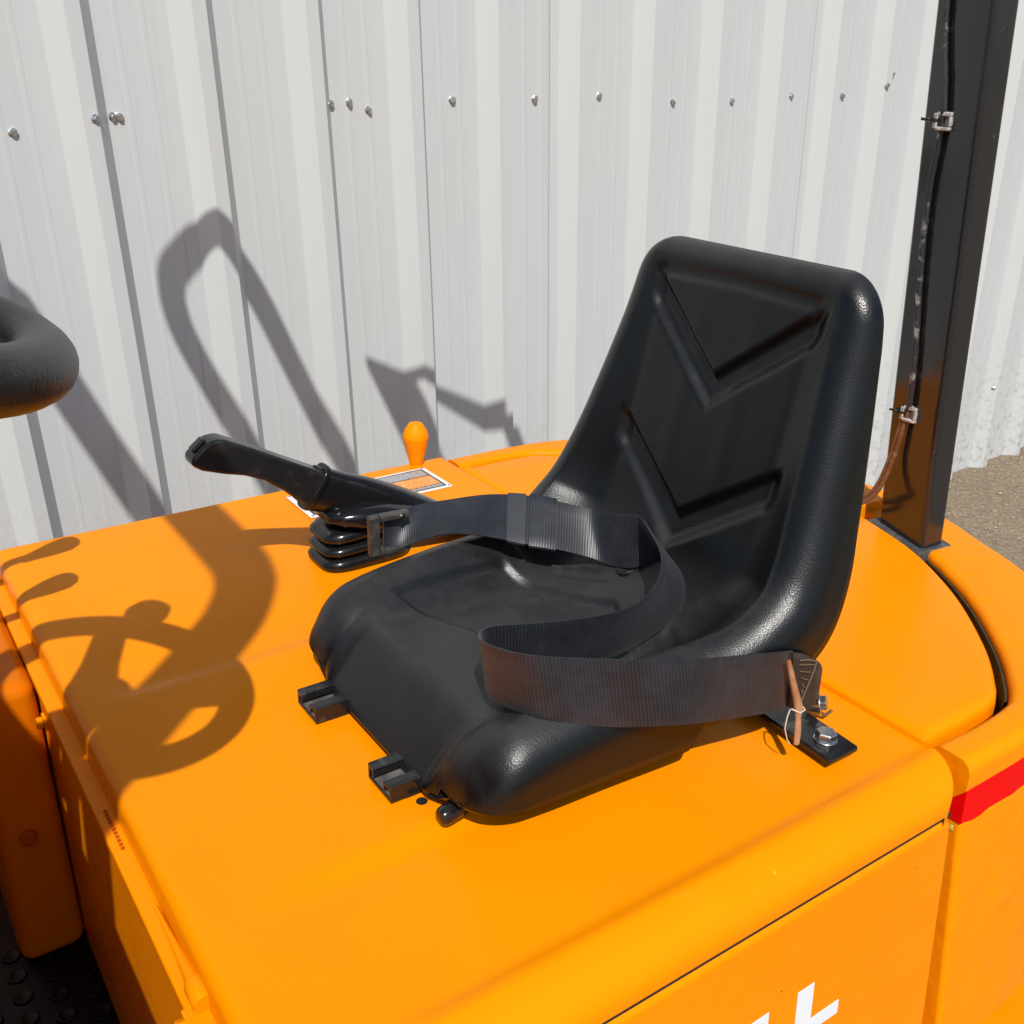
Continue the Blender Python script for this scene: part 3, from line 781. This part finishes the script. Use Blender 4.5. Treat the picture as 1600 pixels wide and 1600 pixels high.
# belt anchor bar and its bolts
ab = MB().prism([(.757,.518,.0035),(.802,.518,.0035),(.812,.70,.0035),(.765,.70,.0035)], [(.757,.518,.0105),(.802,.518,.0105),(.812,.70,.0105),(.765,.70,.0105)]).build('anchor_bar', M_steelblk, seat, bevel=.002)
MB().lathe((.782,.545,.0105), (0,0,1), [(0, .0125), (.0015, .0125)], 24).lathe((.782,.545,.012), (.03,0,1), [(0, .0112), (.0075, .0112), (.009, .0095)], 6).build('anchor_bolt', M_zinc, seat, bevel=.0006)
MB().lathe((.816,.584,.020), (.6,-.75,.25), [(-.012, .008), (0, .012), (.002, .012)], 20).lathe((.8165,.5835,.021), (.6,-.75,.25), [(0, .009), (.007, .009), (.008, .007)], 6).build('anchor_bolt', M_zinc, seat, bevel=.0005)
MB().tube([(.80,.62,.012),(.818,.592,.006),(.826,.58,.004),(.831,.577,.010)], .0022, 6).build('split_pin', M_cable, seat, smooth=True)

# parking brake lever --------------------------------------------------------
LY = 1.205
pb = empty('parking_brake_lever', V((.56, LY, 0)) - V(truck.location)); pb.parent = truck
def bellow():
    b = MB(); rows = []; base = V((.580, LY + .012, 0))
    def ringp(z, sx_, sy_, cx=0, tilt=0, n=40):
        out = []
        for k in range(n):
            a = 2*math.pi*k/n; ca, sa = math.cos(a), math.sin(a); p = 4.0
            rr = (abs(ca)**p + abs(sa)**p)**(-1/p)
            out.append(base + V((cx + sx_*rr*ca, sy_*rr*sa, z + tilt*(sx_*rr*ca))))
        return out
    z = 0
    folds = [(.066,.044),(.064,.043),(.062,.041)]
    prof = [(-.002, .060, .040, 0), (.002, .068, .046, 0), (.010, .070, .047, 0), (.017, .064, .042, 0), (.020, .055, .035, 0),
            (.0235, .063, .041, .0), (.027, .068, .045, 0), (.031, .069, .0455, 0), (.036, .063, .041, 0), (.040, .054, .034, 0),
            (.0435, .062, .040, .0), (.047, .067, .044, 0), (.052, .068, .0445, 0), (.058, .062, .040, 0), (.063, .054, .034, 0)]
    for z, sx_, sy_, cx in prof: rows.append(ringp(z, sx_, sy_, cx + .06*z, .02 + z*1.1))
    b.grid(rows, closed=True); n = len(rows[0]); b.f.append(tuple(range((len(rows)-1)*n, len(rows)*n))); return b
bellow().build('bellows', M_gloss, pb, smooth=True, angle=70)
# boot hood: draped cap from the collar down to the rear, then collar and grip
def sweep(path, wid, hgt, n=24, p=2.6):
    """superellipse section swept along a path in the lever's plane; wid and hgt are half sizes"""
    rows = []; pts = [V(q) for q in path]
    for i, c in enumerate(pts):
        t = (pts[min(i+1, len(pts)-1)] - pts[max(i-1, 0)]).normalized(); s = V((0,1,0)); s = (s - t*s.dot(t)).normalized(); u = t.cross(s)
        if u.z < 0: u = -u
        r = []
        for k in range(n):
            a = 2*math.pi*k/n; ca, sa = math.cos(a), math.sin(a); rr = (abs(ca)**p + abs(sa)**p)**(-1/p)
            r.append(c + s*wid[i]*rr*ca + u*hgt[i]*rr*sa)
        rows.append(r)
    b = MB().grid(rows, closed=True); b.f.append(tuple(range(n))[::-1]); b.f.append(tuple(range((len(rows)-1)*n, len(rows)*n))); return b
def interp(vals, n):
    out = []
    for i in range(len(vals)-1):
        for k in range(n): out.append(lerp(vals[i], vals[i+1], k/n))
    out.append(vals[-1]); return out
hp = [(.505,LY,.123),(.522,LY,.116),(.548,LY,.106),(.585,LY,.092),(.63,LY,.072),(.68,LY,.048),(.73,LY,.022),(.762,LY,.006)]
k = 5
sweep(catmull(hp, k), interp([.0165,.0170,.0185,.023,.028,.031,.031,.028], k), interp([.031,.031,.029,.028,.026,.022,.016,.008], k), 32).build('boot_cap', M_gloss, pb, smooth=True, angle=70)
skirt = [(.522,LY+.004,.076),(.536,LY+.004,.0775),(.56,LY+.004,.0765),(.60,LY+.004,.070),(.65,LY+.004,.056),(.70,LY+.004,.036),(.735,LY+.004,.020)]
sweep(catmull(skirt, k), interp([.022,.040,.050,.056,.056,.050,.040], k), interp([.006,.012,.017,.021,.019,.014,.007], k), 32, p=3).build('boot_skirt', M_gloss, pb, smooth=True, angle=70)
gprof = [(.349,.1985),(.371,.2160),(.388,.2175),(.43,.1960),(.47,.1735),(.528,.1420),(.501,.0950),(.464,.1310),(.439,.1510),(.413,.1630),(.388,.1700),(.360,.1800),(.348,.1885)]
hdl = MB().prism([(x, LY - .0168, z) for x, z in gprof], [(x, LY + .0168, z) for x, z in gprof]).build('grip_handle', M_blk, pb, bevel=.0055, seg=4)
MB().prism([(.3535,LY-.0080,.2020),(.3705,LY-.0080,.2155),(.3705,LY+.0080,.2155),(.3535,LY+.0080,.2020)], [(.3515,LY-.0068,.2062),(.3675,LY-.0068,.2188),(.3675,LY+.0068,.2188),(.3515,LY+.0068,.2062)]).build('release_button', M_gloss, hdl, bevel=.0015)
cpos = V((.512, LY, .1225)); ctan = (V((.49,LY,.139)) - V((.535,LY,.107))).normalized()
sweep([cpos + ctan*.004, cpos - ctan*.004], [.0195,.0195], [.034,.034], 28, p=3.2).build('collar', M_gloss, pb, bevel=.0015)

# capacity plate on the hood beside the lever
def plate(x0, x1, y0, y1, z0, z1, name, mat, parent, bev=0): return MB().box((x0, y0, z0), (x1, y1, z1)).build(name, mat, parent, bevel=bev)
pl = plate(.572, .826, 1.365, 1.462, .0006, .0026, 'data_plate', M_plw, truck, .0006)
plate(.580, .818, 1.371, 1.456, .0024, .0030, 'plate_field', M_plk, pl)
plate(.584, .814, 1.426, 1.452, .0027, .0034, 'plate_field', M_plg, pl)
plate(.690, .814, 1.384, 1.423, .0027, .0034, 'plate_field', M_plo, pl)
plate(.584, .686, 1.384, 1.423, .0027, .0034, 'plate_field', M_plg, pl)
plate(.584, .814, 1.374, 1.381, .0027, .0034, 'plate_field', M_plg, pl)
for px_ in (.5765, .8215):
    for py_ in (1.369, 1.4585): MB().lathe((px_, py_, .0025), (0,0,1), [(0, .0022), (.0012, .0018)], 8).build('rivet', M_zinc, pl)
# orange knob at the far edge of the hood
MB().lathe((.8245, 1.486, -.004), (0,0,1), [(0, .0122), (.003, .0120), (.006, .0114), (.046, .0208), (.0475, .0211), (.0490, .0208), (.0505, .0219), (.056, .0228), (.061, .0222), (.070, .0186), (.077, .0140), (.0800, .0118), (.0812, .0080)], 32).build('lever_knob', M_orc, truck, smooth=True, angle=20)

# steering wheel with column, off to the left ---------------------------------
WC = V((-.043, .660, .538)); WT = Matrix.Rotation(math.radians(19), 3, 'Y')
sw = empty('steering_wheel', WC - V(truck.location)); sw.parent = truck
RM = .160; RT = .0195
b = MB(); rows = []
for i in range(72):
    a = 2*math.pi*i/72; c0 = V((math.cos(a), math.sin(a), 0)); r = []
    for k in range(20):
        q = 2*math.pi*k/20; r.append(WC + WT @ (c0*(RM + RT*math.cos(q)) + V((0,0,RT*.95*math.sin(q)))))
    rows.append(r)
rows.append(rows[0]); b.grid(rows, closed=True); b.build('rim', M_grip, sw, smooth=True, angle=80)
for ang in (68, 192, 342):
    a = math.radians(ang); d = V((math.cos(a), math.sin(a), 0)); s = V((-d.y, d.x, 0)); q = []
    def sp4(r, hw, h, z): return [WC + WT @ (d*r + s*hw + V((0,0,z+h))), WC + WT @ (d*r - s*hw + V((0,0,z+h))), WC + WT @ (d*r - s*hw + V((0,0,z-h))), WC + WT @ (d*r + s*hw + V((0,0,z-h)))]
    MB().grid([sp4(.02, .03, .006, -.03), sp4(.08, .022, .006, -.02), sp4(RM, .02, .006, -.004)], closed=True).build('spoke', M_grip, sw, bevel=.003)
MB().lathe(WC + WT @ V((0,0,-.05)), WT @ V((0,0,1)), [(0, .03), (.01, .042), (.04, .042), (.05, .034)], 24).build('hub', M_grip, sw, smooth=True)
ka = math.radians(62); kp = WC + WT @ V((.140*math.cos(ka), .140*math.sin(ka), RT*.6))
MB().lathe(kp, WT @ V((0,0,1)), [(0, .008), (.02, .008), (.025, .022), (.04, .030), (.055, .026), (.06, .014)], 18).build('spinner_knob', M_grip, sw, smooth=True)
MB().tube([WC + V((-.005, 0, -.04)), WC + V((-.22, 0, -.45)), WC + V((-.40, 0, -.85))], .028, 14).build('steering_column', M_blk, sw, smooth=True)
# hydraulic levers on the dash in front, only their shadows reach the hood
dash = MB().prism([(-.16,.365,FZ),(-.085,.365,FZ),(-.085,1.06,FZ),(-.16,1.06,FZ)], [(-.16,.365,.34),(-.085,.365,.33),(-.085,1.06,.33),(-.16,1.06,.34)]).build('dashboard', M_or_shaded, truck, bevel=.012)
MB().box((-.60, .20, FZ - .03), (-.32, 1.50, .27)).build('cowl_sky_blocker', M_or_shaded, truck, bevel=.02)  # unseen cowl, raised to keep sky light out of the footwell
for (x, y, z) in ((.125, 1.256, .29), (.095, 1.138, .29)):
    tip = V((x, y, z)); d = V((-.62, -.30, .12)).normalized(); foot = V((-.40, tip.y - .20, .26))
    hl = MB().tube(catmull([tuple(foot), tuple(lerp(foot, tip, .45) + V((0,0,.06))), tuple(tip + d*.06)], 8), .009, 10).build('hydraulic_lever', M_blk, truck, smooth=True)
    MB().lathe(tip + d*.085, -d, [(0, .010), (.02, .013), (.05, .019), (.072, .0205), (.082, .017), (.088, .008)], 16).build('lever_knob', M_blk, hl, smooth=True)

# ------------------------------------------------------------------ seat belt lying on the seat
belt = empty('seat_belt', (.6, .70, .09), 'black woven lap belt lying in an S across the black seat', 'seat belt')
def ribbon(pairs, n=14, th=.0012):
    """pairs of bottom and top edge points; real two sided strap with thickness and length UVs"""
    B = catmull([p[0] for p in pairs], n); T = catmull([p[1] for p in pairs], n); L = [0]
    for i in range(1, len(B)): L.append(L[-1] + ((B[i]-B[i-1]).length + (T[i]-T[i-1]).length)/2)
    mcol = 10; verts = []; uvs = []; faces = []
    for i in range(len(B)):
        tg = ((B[min(i+1,len(B)-1)] - B[max(i-1,0)]) + (T[min(i+1,len(B)-1)] - T[max(i-1,0)])).normalized()
        up = T[i] - B[i]; nn = tg.cross(up.normalized()).normalized()
        for side in (1, -1):
            for k in range(mcol+1):
                f = k/mcol; e = th*(1 if 0 < k < mcol else .6)
                verts.append(B[i] + up*f + nn*side*e); uvs.append((L[i], f*up.length))
    w2 = 2*(mcol+1)
    for i in range(len(B)-1):
        a = i*w2; c = a + w2
        for k in range(mcol):
            faces.append((a+k, a+k+1, c+k+1, c+k)); faces.append((a+mcol+1+k+1, a+mcol+1+k, c+mcol+1+k, c+mcol+1+k+1))
        faces.append((a, c, c+mcol+1, a+mcol+1)); faces.append((a+mcol, a+2*mcol+1, c+2*mcol+1, c+mcol))
    faces.append(tuple(range(0, mcol+1)) + tuple(range(2*mcol+1, mcol, -1)))
    e = (len(B)-1)*w2; faces.append(tuple(range(e+mcol, e-1, -1)) + tuple(range(e+mcol+1, e+2*mcol+2)))
    me = bpy.data.meshes.new('webbing'); me.from_pydata([tuple(v) for v in verts], [], faces); me.update()
    ul = me.uv_layers.new(name='UVMap')
    for lp in me.loops: ul.data[lp.index].uv = uvs[lp.vertex_index]
    return me
pairs = [((.772,.590,.030),(.768,.592,.098)), ((.750,.586,.034),(.745,.588,.106)), ((.69,.583,.050),(.685,.587,.122)), ((.61,.586,.070),(.60,.592,.142)),
         ((.53,.603,.088),(.522,.610,.160)), ((.478,.632,.100),(.470,.638,.166)), ((.457,.664,.103),(.449,.668,.166)), ((.457,.694,.100),(.449,.696,.163)), ((.482,.716,.092),(.476,.716,.156)),
         ((.530,.712,.084),(.53,.703,.150)), ((.60,.705,.080),(.592,.690,.146)), ((.66,.712,.078),(.64,.693,.144)), ((.72,.729,.078),(.690,.718,.146)), ((.770,.757,.084),(.730,.757,.148)),
         ((.795,.792,.098),(.752,.797,.152)), ((.788,.822,.100),(.768,.836,.156)), ((.766,.842,.088),(.772,.856,.152)),
         ((.742,.856,.092),(.752,.880,.150)), ((.717,.868,.104),(.742,.900,.150)), ((.675,.890,.118),(.706,.932,.158)), ((.649,.907,.123),(.682,.953,.162)), ((.611,.932,.132),(.646,.984,.160)),
         ((.571,.955,.136),(.603,1.003,.156)), ((.539,.975,.125),(.563,1.013,.154)), ((.518,.990,.113),(.527,1.004,.154)), ((.506,.996,.110),(.508,.998,.152))]
def settle(b_, t_):
    # lift a strap edge until it clears the seat, sliding towards the viewer's side as the strap does in the photograph
    b_, t_ = V(b_), V(t_); eye = V((0, 0, .65)); f = 1.0
    for _ in range(60):
        q = eye + (b_ - eye)*f
        if q.z >= seat_z(q.x, q.y) + .0015: break
        f -= .004
    return eye + (b_ - eye)*f, eye + (t_ - eye)*f
def pull(p, f=.964): return V((0, 0, .65)) + (V(p) - V((0, 0, .65)))*f       # clear of the hip of the seat
pairs = [(pull(a_), pull(c_)) if i_ < 4 else settle(a_, c_) for i_, (a_, c_) in enumerate(pairs)]
wm = ribbon(pairs)
finish('webbing', wm, M_web, belt, smooth=True, angle=60)
# buckle tongue: metal frame at the loose end
def frame_plate(c, ux, uz, w_, h_, bar_w, th, nn):
    b = MB(); c = V(c); ux = V(ux).normalized(); uz = V(uz).normalized(); nn = ux.cross(uz)
    def bx(x0, x1, z0, z1):
        q = [c + ux*x + uz*z for x, z in ((x0,z0),(x1,z0),(x1,z1),(x0,z1))]; b.prism([p - nn*th for p in q], [p + nn*th for p in q])
    bx(0, bar_w, -h_, h_); bx(bar_w + .0002, w_, h_ - bar_w*.55, h_ + .0002); bx(bar_w + .0002, w_, -h_ - .0002, -h_ + bar_w*.55)
    return b
frame_plate((.488,.997,.136), (.85,-.12,.02), (0,.0,1), .050, .025, .013, .006, None).build('buckle_tongue', M_buckle, belt, bevel=.0015)
MB().lathe((.527,.991,.157), (0,-1,0), [(0,.004),(.006,.004),(.007,.003)], 12).build('buckle_rivet', M_steelblk, belt, smooth=True)
# keeper sleeve and the grey plastic slider
def sleeve(x0, x1, grow, mat, name, th=.0035):
    B = catmull([p[0] for p in pairs], 14); T = catmull([p[1] for p in pairs], 14)
    pr = []; ks = [i for i in range(len(B)) if i > 14*16 and x0 <= (B[i].x + T[i].x)/2 <= x1]
    for i in ks:
        up = (T[i]-B[i]).normalized(); pr.append((B[i] - up*grow, T[i] + up*grow))
    return finish(name, ribbon(pr, 2, th), mat, belt, smooth=True, angle=50)
M_slider = simple('grey_slider', (.045, .048, .052), .3, bumpscale=200, bs=.1)
sleeve(.668, .697, .0025, M_web, 'keeper', .004)
sleeve(.648, .6665, .0015, M_slider, 'slider', .0034)
# sewn end sleeve round the anchor, stitched
se = [((.768,.588,.032),(.764,.590,.098)), ((.785,.588,.020),(.783,.590,.090)), ((.803,.588,.014),(.803,.590,.078)), ((.818,.592,.020),(.820,.594,.062)), ((.824,.598,.030),(.826,.600,.050))]
se = [(pull(a_), pull(c_)) for a_, c_ in se]
finish('end_sleeve', ribbon(se, 8, .0035), M_leather, belt, smooth=True, angle=60)
stt = MB()
for k in range(5):
    z = .078 - k*.0085; stt.tube([(.772 + .003*k, .5835, z + .006), (.782, .5825, z + .003), (.797 - .003*k, .5835, z - .002)], .00035, 5)
stt.tube([(.772,.5838,.089),(.785,.583,.086),(.800,.5835,.079),(.797,.583,.068),(.789,.5825,.050),(.784,.583,.036)], .0005, 5)
stt.v = [pull(p) for p in stt.v]; stt.build('stitching', M_stitch, belt, smooth=True)
# curled brown tag tied to the belt with string
tg = MB(); pts = [(.7475,.5795,.101),(.752,.577,.085),(.757,.574,.066),(.762,.571,.049),(.763,.569,.040),(.7615,.567,.032),(.760,.564,.018),(.7585,.562,.004)]
wd = [.0026,.0034,.0042,.0050,.0052,.0034,.0042,.0036]; rows = []
cpt = catmull(pts, 4); cwd = interp(wd, 4)
for i, (p, w_) in enumerate(zip(cpt, cwd)):
    r = []
    for k in range(9):
        a = math.radians(-110 + 220*k/8) ; r.append(p + V((w_*math.sin(a), -w_*.75*math.cos(a), 0)))
    for k in range(8, -1, -1):
        a = math.radians(-110 + 220*k/8) ; r.append(p + V((w_*.8*math.sin(a), -w_*.55*math.cos(a), 0)))
    rows.append(r)
tg.grid(rows, closed=True); tg.v = [pull(p) for p in tg.v]; tg.build('paper_tag', M_tag, belt, smooth=True, angle=60)
sg = MB(); sg.tube([(.756,.573,.0415),(.760,.5645,.040),(.768,.565,.0405),(.770,.572,.042)], .0009, 6); sg.tube([(.7555,.574,.041),(.750,.572,.034),(.7475,.571,.022),(.751,.569,.008),(.755,.567,.001)], .0007, 6)
sg.v = [pull(p) for p in sg.v]; sg.build('string', M_string, belt, smooth=True)
